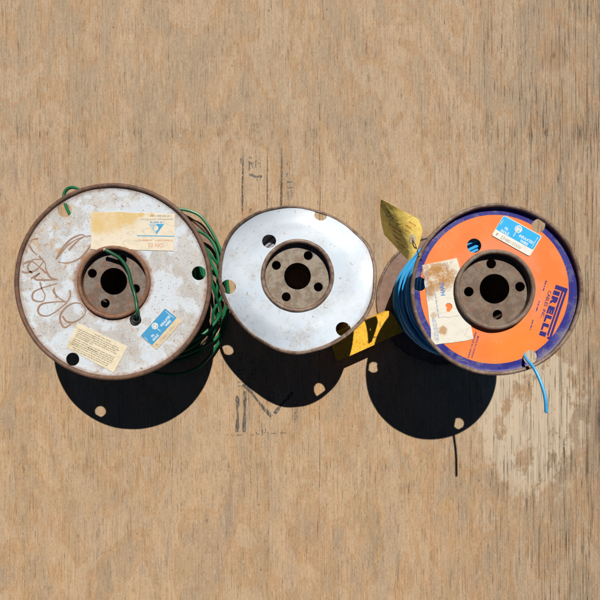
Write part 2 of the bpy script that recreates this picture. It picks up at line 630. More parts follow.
def mat_worn_ink(name, c, lo=.42, hi=.62, scale=.6, rough=.8, sy=None):
    m = M(name, rough, spec=.2)
    m.color(c)
    n = m.noise(detail=5, rough=.75, v=m.vec(scale, sy or scale, scale))
    m.alpha(m.step(n, lo, hi, True))
    return m.m

def mat_paper(name, c, stain, sx, sy, sr, strength=.9, spots=(), tint=(.55, .47, .34)):
    """stain: colour of the water stain near local point (sx, sy)"""
    m = M(name, .8, spec=.2)
    n = m.noise(.16, 5, .7, dist=.4)
    f = m.noise(.8, 4, .7, off=(3, 1, 0))
    col = m.mix(m.math('MULTIPLY', m.step(n, .48, .68), .5), c, tint)
    d = m.math('ADD', m.dist(sx, sy, 1, 1.25), m.math('MULTIPLY', m.math('SUBTRACT', n, .5), sr * 1.8))
    col = m.mix(m.math('MULTIPLY', m.step(d, sr * .55, sr, True), m.math('MULTIPLY', m.step(m.math('ADD', m.math('MULTIPLY', f, .35), m.math('MULTIPLY', n, .65)), .30, .55), strength)), col, stain)
    for (qx, qy, qr, qs) in spots:
        d = m.math('ADD', m.dist(qx, qy), m.math('MULTIPLY', m.math('SUBTRACT', n, .5), qr * 2.2))
        col = m.mix(m.math('MULTIPLY', m.step(d, qr * .4, qr, True), qs), col, stain)
    col = m.mix(m.math('MULTIPLY', m.step(f, .64, .72), .6), col, tuple(x * .4 for x in tint))
    cz = m.noise(detail=2, rough=.5, dist=.15, v=m.vec(.022, .05, .05, (4, 8, 0)))
    cr_ = m.step(m.math('ABSOLUTE', m.math('SUBTRACT', cz, .5)), .002, .008, True)
    col = m.mix(m.math('MULTIPLY', cr_, .28), col, tuple(x * .55 for x in tint))
    m.color(col)
    m.bump(m.math('ADD', n, m.math('MULTIPLY', f, .2)), .5, .5)
    return m.m

def mat_yellow_bar():
    m = M('worn_yellow_paint', .55, spec=.4)
    n = m.noise(.10, 6, .75, dist=.3)
    f = m.noise(.6, 5, .75, off=(2, 5, 0))
    c = m.mix(m.step(n, .40, .62), (.80, .42, .02), (.90, .52, .04))
    c = m.mix(m.math('MULTIPLY', m.step(f, .54, .64), .85), c, (.17, .085, .02))
    c = m.mix(m.math('MULTIPLY', m.step(n, .58, .65), .85), c, (.09, .05, .025))
    m.color(c)
    m.bump(f, .2, .5)
    return m.m

def mat_tag():
    m = M('yellow_card', .75, spec=.2)
    n = m.noise(.12, 4, .65)
    f = m.noise(.7, 4, .7, off=(1, 2, 0))
    c = m.mix(m.step(n, .4, .62), (.80, .61, .14), (.88, .70, .20))
    c = m.mix(m.math('MULTIPLY', m.step(f, .64, .74), .5), c, (.34, .24, .08))
    m.color(c)
    cz = m.noise(.16, 2, .5, dist=.6, off=(4, 2, 0))
    m.bump(cz, 2.2, .6)
    # thin card: some light comes through
    tr = m.t.nodes.new('ShaderNodeBsdfTranslucent')
    m.t.links.new(c, tr.inputs['Color'])
    mx = m.t.nodes.new('ShaderNodeMixShader')
    mx.inputs[0].default_value = .28
    out = m.t.nodes['Material Output']
    m.t.links.new(m.b.outputs[0], mx.inputs[1])
    m.t.links.new(tr.outputs[0], mx.inputs[2])
    m.t.links.new(mx.outputs[0], out.inputs['Surface'])
    return m.m

PLY = mat_plywood()
RIM = mat_rust('rusty_rim', (.105, .058, .038), (.165, .095, .062), (.035, .022, .016), (.235, .095, .038), .65, .6)
RIM_PALE = mat_rust('scuffed_rim', (.135, .085, .06), (.26, .185, .14), (.05, .032, .024), (.20, .095, .05), .55, .5)
HUB_RUST = mat_rust('rust_brown_hub', (.165, .078, .045), (.235, .125, .075), (.05, .028, .02), (.31, .12, .042), .7, .7)
HUB_GREY_RUSTY = mat_rust('grey_hub_with_orange_rust', (.145, .105, .08), (.20, .17, .145), (.07, .04, .028), (.25, .09, .033), 1.0, .6)
HUB_PALE = mat_rust('pale_zinc_hub', (.20, .152, .112), (.30, .26, .205), (.14, .10, .07), (.265, .155, .095), .7, .5)
HUB_TAN = mat_rust('tan_rust_plate', (.15, .102, .072), (.215, .163, .122), (.085, .055, .04), (.22, .10, .055), .75, .6)
BACKM = mat_rust('brown_primer', (.205, .12, .085), (.245, .155, .115), (.11, .065, .05), (.26, .135, .08), .5, .7)
BARREL = mat_rust('bare_steel_core', (.12, .09, .07), (.17, .13, .10), (.05, .035, .03), (.2, .1, .05), .5, .5)
LEFT_PAINT = mat_left_paint()
MID_PAINT = mat_mid_paint()
GREEN = mat_plain('green_pvc', (.010, .165, .060), .38, .1, .05, dark=(.007, .115, .042))
DKGREEN = mat_plain('dark_green_pvc', (.008, .085, .034), .4, .1, .1)
BLUEW = mat_plain('blue_pvc', (.05, .40, .78), .32, .06, .05)
GREYW = mat_plain('grey_pvc', (.36, .36, .39), .4, .1, .05)
BLACK = mat_plain('black_rubber', (.018, .017, .016), .6)
COPPER = mat_plain('bare_copper', (.52, .40, .28), .45)
LBL_BLUE = mat_plain('blue_label_print', (.02, .43, .84), .45, .04, .4)
LBL_BLUE2 = mat_plain('faded_blue_label_print', (.035, .29, .60), .55, .08, .2, dark=(.06, .30, .52))
LBL_WHITE = mat_plain('white_label_paper', (.78, .77, .70), .6, .04)
LBL_CREAM = mat_plain('cream_label_paper', (.70, .56, .37), .7, .08)
INK_WHITE = mat_worn_ink('white_print', (.80, .83, .84), .62, .80, 1.2)
INK_GREY = mat_worn_ink('grey_print', (.33, .31, .27), .46, .66, 1.1)
INK_BROWN = mat_worn_ink('small_brown_print', (.26, .225, .165), .55, .75, .9)
INK_NAVY = mat_worn_ink('navy_print', (.035, .028, .19), .62, .78, .8)
INK_BLUE = mat_worn_ink('blue_print', (.05, .22, .62), .60, .80, .9)
INK_PALEB = mat_worn_ink('pale_blue_print', (.30, .40, .58), .5, .7, .9)
INK_SKY = mat_plain('sky_blue_print', (.04, .36, .66), .7, .1, .5)
INK_ICE = mat_plain('pale_ice_print', (.46, .56, .60), .7, .1, .5)
INK_CREAM = mat_plain('unprinted_paper', (.66, .62, .54), .8, .05)
INK_ORANGE = mat_worn_ink('faded_orange_print', (.66, .30, .17), .46, .66, .9)
INK_RED = mat_worn_ink('red_brown_print', (.55, .12, .03), .5, .7, .9)
INK_PEN = mat_worn_ink('brown_marker', (.33, .205, .145), .50, .78, .6)
INK_STAMP = mat_worn_ink('black_stamp_ink', (.085, .082, .08), .45, .60, 1.1, sy=.16)
INK_STAMP2 = mat_worn_ink('grey_stamp_ink', (.13, .125, .12), .42, .62, .8, sy=.5)

# ------------------------------------------------------------------ the plywood sheet
ply = obj('plywood_board', box(-620, 620, -610, 610, -18, 0), PLY, smooth=False)
ply['kind'] = 'structure'

def stamp_strokes(strokes, w):
    return merge(*[ribbon([W(*p) for p in cat([(a, b, 0) for a, b in s], 6) for p in [(p[0], p[1])]], w, .12) for s in strokes])

# big stencilled strokes below the middle spool
obj('stencil_mark', stamp_strokes([[(237.5, 396), (237.7, 415), (237, 432)], [(245, 391), (244.6, 412), (244, 432)],
                                   [(243.5, 384), (251, 392), (261, 405), (271.5, 416.5)], [(274.5, 413.5), (282, 404), (293, 392.5)]], 3.9), INK_STAMP, ply, smooth=False)
def glyph_column(px, y0, y1, w, seed, gap=1.2, z=.12):
    rnd = random.Random(seed)
    parts = []
    y = y0
    while y < y1:
        h = rnd.uniform(2.0, 4.2)
        k = rnd.randint(0, 3)
        if k == 0:
            st = [[(px, y), (px + w, y)], [(px, y), (px, y + h)]]
        elif k == 1:
            st = [[(px, y), (px, y + h)], [(px + w, y), (px + w, y + h)], [(px, y + h * .5), (px + w, y + h * .5)]]
        elif k == 2:
            st = [[(px, y), (px + w, y), (px + w, y + h)], [(px, y + h), (px + w * .6, y + h)]]
        else:
            st = [[(px, y), (px + w * .5, y + h), (px + w, y)]]
        for s in st:
            parts.append(ribbon([W(*p) for p in s], .9, z))
        y += h + gap
    return merge(*parts)
obj('stencil_mark', merge(glyph_column(238, 352, 387, 4.5, 3), glyph_column(252, 358, 380, 4, 5), glyph_column(267, 392, 404, 7, 9), glyph_column(295, 404, 424, 2.5, 4)), INK_STAMP2, ply, smooth=False)
obj('stencil_mark', merge(*[ribbon([W(*p) for p in s], 1.0, .12) for s in
    [[(231, 434), (232.5, 436), (234, 434)], [(250.5, 434), (252.5, 435.5), (254, 434)], [(256, 432), (257, 434.5)], [(258, 434), (260, 434)],
     [(262.5, 430), (262.5, 436)], [(264, 432.5), (266, 432.5)], [(265.5, 428), (265.8, 431.5)], [(267.5, 433), (268.5, 433)], [(271, 433.5), (277, 433.3)], [(280, 433), (286, 432.6)], [(237, 435), (243, 434.8)]]]), INK_STAMP, ply, smooth=False)
# faint stamp at the far edge, above the middle spool
obj('stencil_mark', merge(*[ribbon([W(*p) for p in s], w, .12) for s, w in
    [([(249, 157), (252, 158)], 1.6), ([(249.5, 161), (249.5, 170)], 2.4), ([(251, 162.5), (253, 168)], 1.4), ([(253, 162), (253, 164)], 1.3), ([(255, 161), (257.5, 161)], 1),
     ([(256, 161), (255, 168)], 1), ([(260, 163), (260.3, 168.5)], 1.3), ([(258, 162), (258.5, 164)], 1), ([(249, 174.5), (252, 175), (256, 177), (262, 176)], 3.2),
     ([(257, 179), (257.5, 182)], 1.2), ([(261, 175), (260.5, 180)], 1.2),
     ([(287, 173), (287, 177)], 1.3), ([(287, 182), (293, 182)], 1.8), ([(287.5, 188), (293, 187.5)], 1.2), ([(288, 191), (288, 199)], 1), ([(291.5, 190), (292, 199)], 1), ([(287, 163), (288, 166)], 1),
     ([(241, 158), (241, 164)], 1.6), ([(243, 195), (243.3, 203)], 1.4), ([(250.6, 208.5), (252, 211.5), (249.4, 212.8), (250.6, 208.5)], 1.6)]]), INK_STAMP2, ply, smooth=False)

# ------------------------------------------------------------------ spools
def bores(cx, cy, pat, z0, z1, rb, rh):
    return [(cx, cy, rb, z0, z1)] + [(cx + dx, cy + dy, rh, z0, z1) for dx, dy in pat]

def make_spool(root, C, h, R, plate_drop, lip, hub_px, hub_r_px, bolts_px, bore_px, bore_r, holes_px, paint, rim_m, hub_m, hubplate_m, swell=0.0,
               rear=(0, 0), rear_R=None, warp=None, bead=1.7, inv=None):
    """front flange (top), rolled rim, hub cup, core, rear flange.  C = world centre of the front flange"""
    cx, cy = C
    rR = rear_R or R
    zp = h - plate_drop                                   # top of the sheet
    th = .7
    hub_c = W(hub_px[0], hub_px[1], h)
    hr = hub_r_px * (1 - h / CAM_Z)                      # outer radius of hub seam
    # sheet of the front flange
    N = 14
    prof_top = []
    r0, r1 = hr - 2.6, R - bead
    for i in range(N + 1):
        r = r0 + (r1 - r0) * i / N
        z = zp
        t = (r - r0) / (r1 - r0)
        z += swell * math.exp(-((t - .52) / .12) ** 2)   # pressed stiffening swell
        z += max(0, (t - .93) / .07) ** 2 * lip
        prof_top.append((r, z))
    prof = prof_top + [(r, z - th) for r, z in reversed(prof_top)]
    off = (hub_c[0] - cx, hub_c[1] - cy)
    V, F = lathe(prof, cx, cy, 192)
    # the hub sits a little off the middle: slide the inner rings with it
    def slide(v):
        r = math.hypot(v[0] - cx, v[1] - cy)
        t = min(1, max(0, (r1 - r) / (r1 - r0)))
        return (v[0] + off[0] * t, v[1] + off[1] * t, v[2])
    V = [slide(v) for v in V]
    cut = []
    for (px, py, rp) in holes_px:
        x, y = W(px, py, zp)
        if inv:
            x, y = inv(px, py)
        cut.append((x, y, rp * (1 - zp / CAM_Z), zp - 8, zp + 8))
    V, F = boolean_holes((V, F), cut)
    wf = warp or (lambda v: v)
    fl = obj('front_flange', ([wf(v) for v in V], F), paint, root, ang=30)
    V, F = torus(cx, cy, R - bead, bead, h - bead, sq=1.0, wob=.2)
    V2, F2 = torus(cx, cy, R - bead, bead * .62, h - bead - 2.2, wob=.08)
    obj('rim', merge(([wf(v) for v in V], F), ([wf(v) for v in V2], F2)), rim_m, root)
    # hub: rolled seam, wall and recessed plate
    hx, hy = hub_c
    b = 1.75
    cupd = 5.8
    V, F = torus(hx, hy, hr - b, b, h - b * .75, 128, 12, wob=.17)
    wall = lathe([(hr - b - .3, h - b), (hr - b - .9, h - cupd + 1.2), (hr - b - 2.0, h - cupd - .2), (hr - b - 2.0, h - cupd - .9), (hr - b - .2, h - cupd + .8), (hr - b + .5, h - b)], hx, hy, 128)
    hub = obj('hub_cup', merge((V, F), wall), hub_m, root)
    zf = h - cupd
    bx, by = W(bore_px[0], bore_px[1], zf)
    pat = []
    for (px, py) in bolts_px:
        x, y = W(px, py, zf)
        pat.append((x - bx, y - by))
    pr = hr - b - 1.4
    rim_pts = [(pr, zf), (pr, zf - .8)]
    disc = lathe([(.01, zf), (bore_r * .4, zf), (bore_r + 2.4, zf), (bore_r + 6, zf - .02), (pr, zf), (pr, zf - .8), (bore_r, zf - .8), (.01, zf - .8)], hx, hy, 128, True)
    disc = boolean_holes(disc, bores(bx, by, pat, zf - 6, zf + 6, bore_r, 3.75))
    obj('hub_plate', disc, hubplate_m, hub)
    # core
    rx, ry = cx + rear[0], cy + rear[1]
    nb = 14
    V, F = [], []
    n = 96
    for i in range(n):
        a = 2 * pi * i / n
        for (r, z) in [(hr - 2.0, h - 3.4), (hr - 2.0, 1.6), (hr - 3.0, 1.6), (hr - 3.0, h - 3.4)]:
            t = z / h
            V.append((rx + (hx - rx) * t + r * cos(a), ry + (hy - ry) * t + r * sin(a), z))
    for i in range(n):
        j = (i + 1) % n
        for k in range(4):
            F.append((i * 4 + k, j * 4 + k, j * 4 + (k + 1) % 4, i * 4 + (k + 1) % 4))
    obj('core', (V, F), BARREL, root)
    # rear flange with its own rim and hub plate
    prof = [(hr - 3.0, 1.7), (rR - 2.5, 1.4), (rR - 2.5, .7), (hr - 3.0, 1.0)]
    rf = obj('rear_flange', lathe(prof, rx, ry, 160), BACKM, root)
    obj('rim', torus(rx, ry, rR - 1.4, 1.4, 1.45, wob=.04), rim_m, rf)
    zr = 6.5
    pr2 = hr - 3.05
    d2 = lathe([(.01, zr), (pr2, zr), (pr2, zr - .8), (.01, zr - .8)], rx, ry, 96)
    obj('hub_plate', boolean_holes(d2, bores(rx, ry, pat, zr - 6, zr + 6, bore_r, 3.75)), hubplate_m, rf)
    return dict(front=fl, hub=hub, zp=zp, hub_c=hub_c, hr=hr, zf=zf, rear=(rx, ry))

def wound(cx0, cy0, cx1, cy1, z0, z1, rfun, wr, turns, jitter, seed, per=44, m=6, lay=2.2):
    """one continuous strand wound on the core, with uneven turns"""
    rnd = random.Random(seed)
    pts = []
    n = turns * per
    jr = [rnd.uniform(-1, 1) for _ in range(turns * 3 + 4)]
    jz = [rnd.uniform(-1, 1) for _ in range(turns * 3 + 4)]
    def it(arr, t):
        i = int(t)
        f = t - i
        f = f * f * (3 - 2 * f)
        return arr[i] * (1 - f) + arr[i + 1] * f
    for i in range(n):
        t = i / n
        a = 2 * pi * i / per
        z = z0 + (z1 - z0) * t + jz_amp(jitter) * it(jz, t * turns * 3)
        z = min(max(z, z0), z1)
        u = (z - z0) / (z1 - z0)
        r = rfun(u) + jitter * it(jr, t * turns * 3)
        pts.append((cx0 + (cx1 - cx0) * u + r * cos(a), cy0 + (cy1 - cy0) * u + r * sin(a), z))
    return tube(pts, wr, m)

def flat_spiral(cx, cy, z, r0, r1, wr, seed):
    rnd = random.Random(seed)
    n = int((r1 - r0) / (wr * 2.5))
    pts = []
    ph = [rnd.uniform(0, 6) for _ in range(3)]
    for i in range(n * 48):
        a = 2 * pi * i / 48
        r = r0 + (r1 - r0) * i / (n * 48) + .5 * sin(a * .37 + ph[0])
        pts.append((cx + r * cos(a), cy + r * sin(a), z + .8 * sin(a * .23 + ph[1]) + .5 * sin(3 * a + ph[2])))
    return tube(pts, wr, 6)

def jz_amp(j):
    return j * lay_amp[0]
lay_amp = [1.2]

# ================================================================== LEFT SPOOL
hL = 88.0
CL = W(112.2, 281.6, hL)
left = thing('cable_spool', 'largest spool, dirty white scribbled flange with paper labels and loose green cable', 'cable spool', (CL[0], CL[1], 0), 'cable spools standing on the plywood')
L = make_spool(left, CL, hL, 80.3, 2.3, 1.0, (113, 282), 36.8,
               [(92.3, 273.3), (122.3, 259.5), (135.5, 288.7), (105.2, 303.3)], (113.7, 281.3), 11.1,
               [(64.8, 210.2, 7), (198.8, 273.2, 7), (72.7, 359.2, 6.6), (136.3, 317.6, 4.3)],
               LEFT_PAINT, RIM, HUB_RUST, HUB_GREY_RUSTY, bead=1.9)
zL = L['zp']
# wound green cable, plus the loose outer turns hanging out of the pack
cxl, cyl = CL
pack = lathe([(28, 3), (58, 3), (60, 40), (57, 82), (28, 82)], cxl, cyl, 72)
strand = wound(cxl, cyl, cxl, cyl, 5, 80, lambda u: 61 + 3 * sin(u * 5), 1.5, 30, 3.0, 11)
obj('wound_cable', merge(pack, strand), GREEN, left)
def loop(spec, n=16):
    """closed loop round the core: (angle deg, radius, z)"""
    pts = []
    for a, r, z in spec:
        r = r - (2.0 if -1 < a < 30 or a > 310 else 0)
        pts.append((cxl + r * cos(radians(a)), cyl + r * sin(radians(a)), z))
    return tube(cat(pts, n, True), 1.5, 8, True)
loops = [
    [(0, 83, 9), (22, 83, 9), (40, 84, 9), (55, 86, 10), (75, 76, 14), (110, 66, 30), (170, 62, 40), (230, 66, 30), (275, 84, 16), (300, 96, 9), (325, 93, 7), (345, 86, 8)],
    [(0, 74, 14), (20, 79, 12), (36, 78, 12), (52, 70, 18), (90, 62, 30), (150, 60, 45), (210, 62, 40), (270, 72, 20), (305, 84, 8), (330, 82, 8), (348, 74, 14)],
    [(0, 78, 20), (15, 73, 22), (35, 67, 26), (90, 60, 30), (180, 62, 50), (250, 62, 40), (300, 74, 24), (325, 80, 12), (340, 76, 20), (352, 80, 18)],
    [(0, 72, 30), (20, 70, 33), (60, 62, 40), (120, 60, 40), (200, 62, 52), (280, 66, 30), (315, 76, 20), (338, 82, 14), (350, 76, 24)],
    [(0, 81, 5), (18, 76, 18), (50, 64, 30), (120, 62, 45), (200, 62, 50), (280, 70, 30), (320, 88, 6), (340, 84, 5), (350, 83, 5)],
]
obj('loose_cable_turns', merge(*[loop(s) for s in loops]), GREEN, left)
# little bight standing out behind the far edge
bp = [W3(84, 206, 40), W3(72, 215.5, 44), W3(65, 203, 46), W3(64.2, 194, 46), W3(68.5, 188.3, 46), W3(76, 188.2, 45), W3(88, 196, 40), W3(98, 212, 30)]
obj('cable_loop', tube(cat(bp, 10), 1.45, 8), GREEN, left)
# cable end led out through the starting hole and over the hub
ce = [W3(136.5, 319, 76), W3(136.9, 318, 84), W3(137.4, 313.5, hL + 2.2), W3(136.6, 305, hL + 2.0), W3(134.6, 294, 86.5), W3(131, 282.5, 86), W3(127.8, 270, 86), W3(121, 259.5, 87), W3(112, 253.5, 89.4), W3(104.5, 249.7, 91)]
cend = obj('cable_end', tube(cat(ce, 10), 1.45, 10), DKGREEN, left)
ea, eb = Vector(W3(104.5, 249.7, 91)), Vector(W3(103.2, 249.0, 91.3))
obj('bare_conductor', tube([ea, ea.lerp(eb, .5), eb], lambda t: .95, 10), COPPER, cend)
obj('cable_end_tip', tube([tuple(ea.lerp(eb, -.3)), tuple(ea.lerp(eb, .25))], 1.62, 12, cap=False), COPPER, cend)
# rubber grommet rings at the starting hole
gx, gy = W(135.4, 319.5, zL)
gr = obj('grommet', torus(gx, gy, 3.6, .9, zL + .7, 40, 8), BLACK, left)
obj('grommet_ring', torus(gx + 1.4, gy + 1.0, 3.0, .8, zL + 1.9, 40, 8), BLACK, gr)
# marker scribble
SCR = [[(140, 118), (112, 124), (98, 145), (110, 175), (135, 200)],
       [(232, 215), (255, 175), (300, 125), (350, 100), (374, 106), (340, 128), (295, 175)],
       [(230, 222), (290, 150), (350, 115), (405, 105), (413, 125), (395, 165), (350, 215), (290, 240), (240, 235)],
       [(95, 228), (62, 250), (55, 275), (80, 288), (130, 275), (160, 242), (165, 225), (120, 222), (95, 245), (90, 270), (112, 292)],
       [(145, 205), (175, 240), (180, 270), (200, 310), (240, 325)],
       [(105, 318), (150, 290), (122, 320), (180, 325), (235, 322)],
       [(150, 335), (160, 370), (175, 400), (165, 430), (130, 430), (112, 415), (120, 385), (160, 365), (235, 343)],
       [(220, 370), (230, 400), (275, 435)],
       [(300, 375), (300, 410), (270, 450), (200, 500), (155, 500), (140, 475), (160, 445), (220, 435), (280, 432)],
       [(262, 505), (285, 533), (320, 535), (360, 512), (378, 480), (360, 447), (320, 440), (280, 462), (252, 500), (255, 540), (275, 562), (305, 545)],
       [(75, 240), (110, 232), (150, 262), (182, 292)], [(222, 362), (218, 385), (236, 412)]]
sw = []
for si, s in enumerate(SCR):
    p = cat([(10 + a / 5, 215 + b / 5, 0) for a, b in s], 8)
    sw.append(ribbon([W(q[0], q[1], zL) for q in p], 1.6, zL + .05 + .012 * si))
obj('marker_scribble', merge(*sw), INK_PEN, L['front'], smooth=False)

# --- big stained paper label
def lbl(pts, z, th, rnd=0.0):
    ol = [W(p[0], p[1], z) for p in pts]
    if rnd:
        ol = rounded(ol, rnd)
    return plate([ol], z, z + th)
def local(root, px, py, z):
    x, y = W(px, py, z)
    return x - root['_loc'][0], y - root['_loc'][1]
zl = zL + .08
PAPER_BIG = mat_paper('stained_buff_paper', (.72, .645, .51), (.64, .44, .16), *local(left, 106, 218, zl), 20, .7, spots=[(*local(left, 128, 217, zl), 12, .8), (*local(left, 141, 214.5, zl), 4, .9), (*local(left, 96, 226, zl), 9, .6), (*local(left, 152, 215, zl), 2.2, .9)])
ol = [(91, 212), (103, 212.4), (118, 211.8), (134, 213), (150, 212.8), (163, 213.8), (175, 214), (174.6, 226), (175.1, 238), (174, 251), (160, 250.6), (146, 250.3), (136, 250), (128, 249), (118, 247.4), (108, 247.5), (99, 250), (90.6, 249), (91.4, 238), (90.7, 225)]
big = obj('paper_label', lbl(ol, zl, .35), PAPER_BIG, left, smooth=False, label='large buff paper label with blue triangle mark and ochre stain')
zt = zl + .40
obj('printed_mark', quadpx([(156.3, 223.9), (164.2, 223.9), (156.2, 234.6), (156.0, 231.2), (158.4, 229.3), (158.3, 226.4), (156.4, 225.4)], zt), INK_SKY, big, smooth=False)
obj('printed_mark', quadpx([(148.3, 223.9), (156.3, 223.9), (156.4, 225.4), (154.2, 227.4), (154.4, 229.8), (156.0, 231.2), (156.2, 234.6)], zt), INK_ICE, big, smooth=False)
obj('printed_mark', merge(quadpx([(137, 235.2), (174.5, 235.9), (174.5, 236.7), (137, 236.1)], zt), print_lines([(150, 223.1, (1, 0), 13, 1.9)], zt, 4)), INK_SKY, big, smooth=False)
obj('printed_text', merge(print_lines([(141, 219.6, (1, .01), 32, 1.3)], zt, 5), print_lines([(150, 216.4, (1, .01), 22, 1.5)], zt, 6)), INK_GREY, big, smooth=False)
obj('printed_text', merge(text('52 NO.', 147.8, 247, (1, .02), 3.8, zt, 1.0, .01), print_lines([(139, 241, (1, 0), 13, 1.7), (155, 241, (1, 0), 18, 1.7)], zt, 8)), INK_ORANGE, big, smooth=False)

# --- cream printed card
PAPER_CARD = mat_paper('cream_card', (.72, .64, .47), (.58, .47, .30), *local(left, 70, 345, zl), 9, .6)
card = obj('paper_label', lbl([(78, 323), (127.7, 346.6), (113.8, 372.8), (66.2, 347.2)], zl, .35, 1.2), PAPER_CARD, left, smooth=False, label='cream card printed with three paragraphs')
def frame(o, e1, e2):
    l1, l2 = math.hypot(*e1), math.hypot(*e2)
    a, b = (e1[0] / l1, e1[1] / l1), (e2[0] / l2, e2[1] / l2)
    return lambda u, v: (o[0] + a[0] * u + b[0] * v, o[1] + a[1] * u + b[1] * v)
fr = frame((78, 323), (49.7, 24), (-13, 26))
lines = []
for i, (u, v, ln) in enumerate([(20, 3.2, 18), (3, 5.6, 45), (3, 7.6, 46), (3, 9.6, 44), (3, 11.6, 46), (3, 13.4, 20), (3, 16, 46), (3, 18, 45), (20, 18.4, 10), (3, 20, 46), (3, 22, 45), (6, 24.4, 40), (8, 26.4, 38)]):
    p = fr(u, v)
    lines.append((p[0], p[1], (49.7, 24), ln, 1.15))
obj('printed_text', print_lines(lines, zt, 12), INK_BROWN, card, smooth=False)

# --- approval label: blue upper part, white strip
def approval_label(root, o, e1, e2, v_split, z, th, mblue, mstrip, rnd, lab, number):
    f = frame(o, e1, e2)
    l1, l2 = math.hypot(*e1), math.hypot(*e2)
    c = [f(0, 0), f(l1, 0), f(l1, l2), f(0, l2)]
    paper = obj('approval_label', lbl(c, z, th, rnd), mstrip, root, smooth=False, label=lab)
    zz = z + th + .04
    bl = [W(*f(u, v), zz) for u, v in ((.5, .4), (l1 - .5, .4), (l1 - .4, v_split), (.4, v_split))]
    bl = rounded(bl, rnd * .8)
    obj('blue_panel', plate([bl], zz - .03, zz + .03), mblue, paper, smooth=False)
    zt = zz + .08
    k = l1 / 40.0
    P = []
    P.append(text('INSULATED', *f(22.0 * k, 10.6 * k), e1, 2.5 * k, zt, .90, .02, fit=14.5 * k))
    P.append(text('WIRE', *f(25.2 * k, 14.3 * k), e1, 2.5 * k, zt, .95, .02, fit=8 * k))
    P.append(text('FIL', *f(7.0 * k, 10.9 * k), e1, 2.3 * k, zt, .95, .02, fit=3.6 * k))
    P.append(text('ISOL\u00c9', *f(5.0 * k, 14.5 * k), e1, 2.3 * k, zt, .95, .02, fit=8 * k))
    # round mark: white disc, curved letters left blue
    P.append(print_lines([(*f(l1 - 2.2 * k, 13.4 * k), (e2[0] * -1, e2[1] * -1), 11 * k, .8 * k), (*f(2.2 * k, 9 * k), (e2[0] * -1, e2[1] * -1), 5 * k, .8 * k)], zt, 3))
    d = [W(*f(17.4 * k, 8.6 * k), zt), W(*f(17.9 * k, 8.6 * k), zt), W(*f(17.9 * k, 13 * k), zt), W(*f(17.4 * k, 13 * k), zt)]
    P.append(([(x, y, zt) for x, y in d], [(0, 1, 2, 3)]))
    obj('printed_text', merge(*P), INK_WHITE, paper, smooth=False)
    sc = 1 - zt / CAM_Z
    mx, my = W(*f(18.2 * k, 4.7 * k), zt)
    r = 3.45 * k * sc
    dirv = Vector((e1[0], -e1[1])).normalized()
    a0 = atan2(dirv.y, dirv.x)
    def arc(R, w, t0, t1, cx=0, cy=0, n=22):
        pts = []
        for i in range(n + 1):
            t = radians(t0 + (t1 - t0) * i / n) + a0
            qx = cx * cos(a0) - cy * sin(a0)
            qy = cx * sin(a0) + cy * cos(a0)
            pts.append((mx + (qx + R * cos(t)) * r, my + (qy + R * sin(t)) * r))
        return ribbon(pts, w * r, zt + .05)
    disc = plate([circ(mx, my, r, 40)], zt - .02, zt + .02)
    obj('round_mark', disc, LBL_WHITE, paper, smooth=False)
    obj('round_mark_letters', merge(arc(.66, .17, 35, 325), arc(.36, .15, -140, 70, .12, -.14), arc(.30, .15, 40, 250, .22, .20)), mblue, paper, smooth=False)
    q = f(3.2 * k, v_split + (l2 - v_split) * .72)
    T = [text('F', *q, e1, 2.6 * k, zz + .04, 1.0, .05)]
    q = f(8.4 * k, v_split + (l2 - v_split) * .76)
    T.append(text(number, *q, e1, 2.7 * k, zz + .04, 1.0, .0))
    obj('printed_number', merge(*T), INK_GREY, paper, smooth=False)
    return paper

approval_label(left, (140, 336), (25.2, -28.2), (16.8, 13.7), 15.2, zl, .35, LBL_BLUE2, LBL_CREAM, 1.0,
               'faded blue insulated wire label with cream number strip', '2748812 1030')

# ================================================================== MIDDLE SPOOL
hM = 85.5
HC = W(297.5, 275.6, hM)
RIMPX = [(218.1, 270.8), (222, 248), (230.6, 230.5), (250.4, 214.2), (271.7, 207), (291.5, 204.6), (316, 209.2), (337.5, 217.7), (356, 231), (368.7, 244), (374.3, 256.7), (376.9, 270.8),
         (376.9, 282), (374.3, 302), (365.8, 319), (351.7, 333), (334.7, 344.4), (313.4, 352.2), (296, 354.7), (278.7, 351.5), (261.7, 343), (246.2, 331.7), (232, 315.4), (223.5, 300.5), (218.1, 283.5)]
SAD = 9.5
def saddle(a):
    return SAD * cos(2 * (a - radians(135)))
RT = []
for (px, py) in RIMPX:
    x, y = W(px, py, hM)
    for _ in range(6):
        a = atan2(y - HC[1], x - HC[0])
        z = hM + saddle(a)
        x, y = W(px, py, z)
    RT.append((a % (2 * pi), math.hypot(x - HC[0], y - HC[1])))
RT.sort()
def rho(a):
    a %= 2 * pi
    for i in range(len(RT)):
        a0, r0 = RT[i]
        a1, r1 = RT[(i + 1) % len(RT)]
        if i == len(RT) - 1:
            a1 += 2 * pi
            if a < a0:
                a += 2 * pi
        if a0 <= a <= a1:
            t = (a - a0) / (a1 - a0)
            ap, rp = RT[i - 1]
            an, rn = RT[(i + 2) % len(RT)]
            m0 = (r1 - rp) / 2
            m1 = (rn - r0) / 2
            return (2 * t ** 3 - 3 * t * t + 1) * r0 + (t ** 3 - 2 * t * t + t) * m0 + (3 * t * t - 2 * t ** 3) * r1 + (t ** 3 - t * t) * m1
    return RT[0][1]
RM = 63.0
R_IN = 31.0
def warp_mid(v):
    dx, dy = v[0] - HC[0], v[1] - HC[1]
    r = math.hypot(dx, dy)
    if r <= R_IN:
        return v
    a = atan2(dy, dx)
    t = (r - R_IN) / (RM - R_IN)
    R = rho(a)
    rn = R_IN + t * (R - R_IN) if t <= 1 else R + (r - RM)
    tt = min(t, 1.05) ** 2.1
    return (HC[0] + rn * cos(a), HC[1] + rn * sin(a), v[2] + saddle(a) * tt)
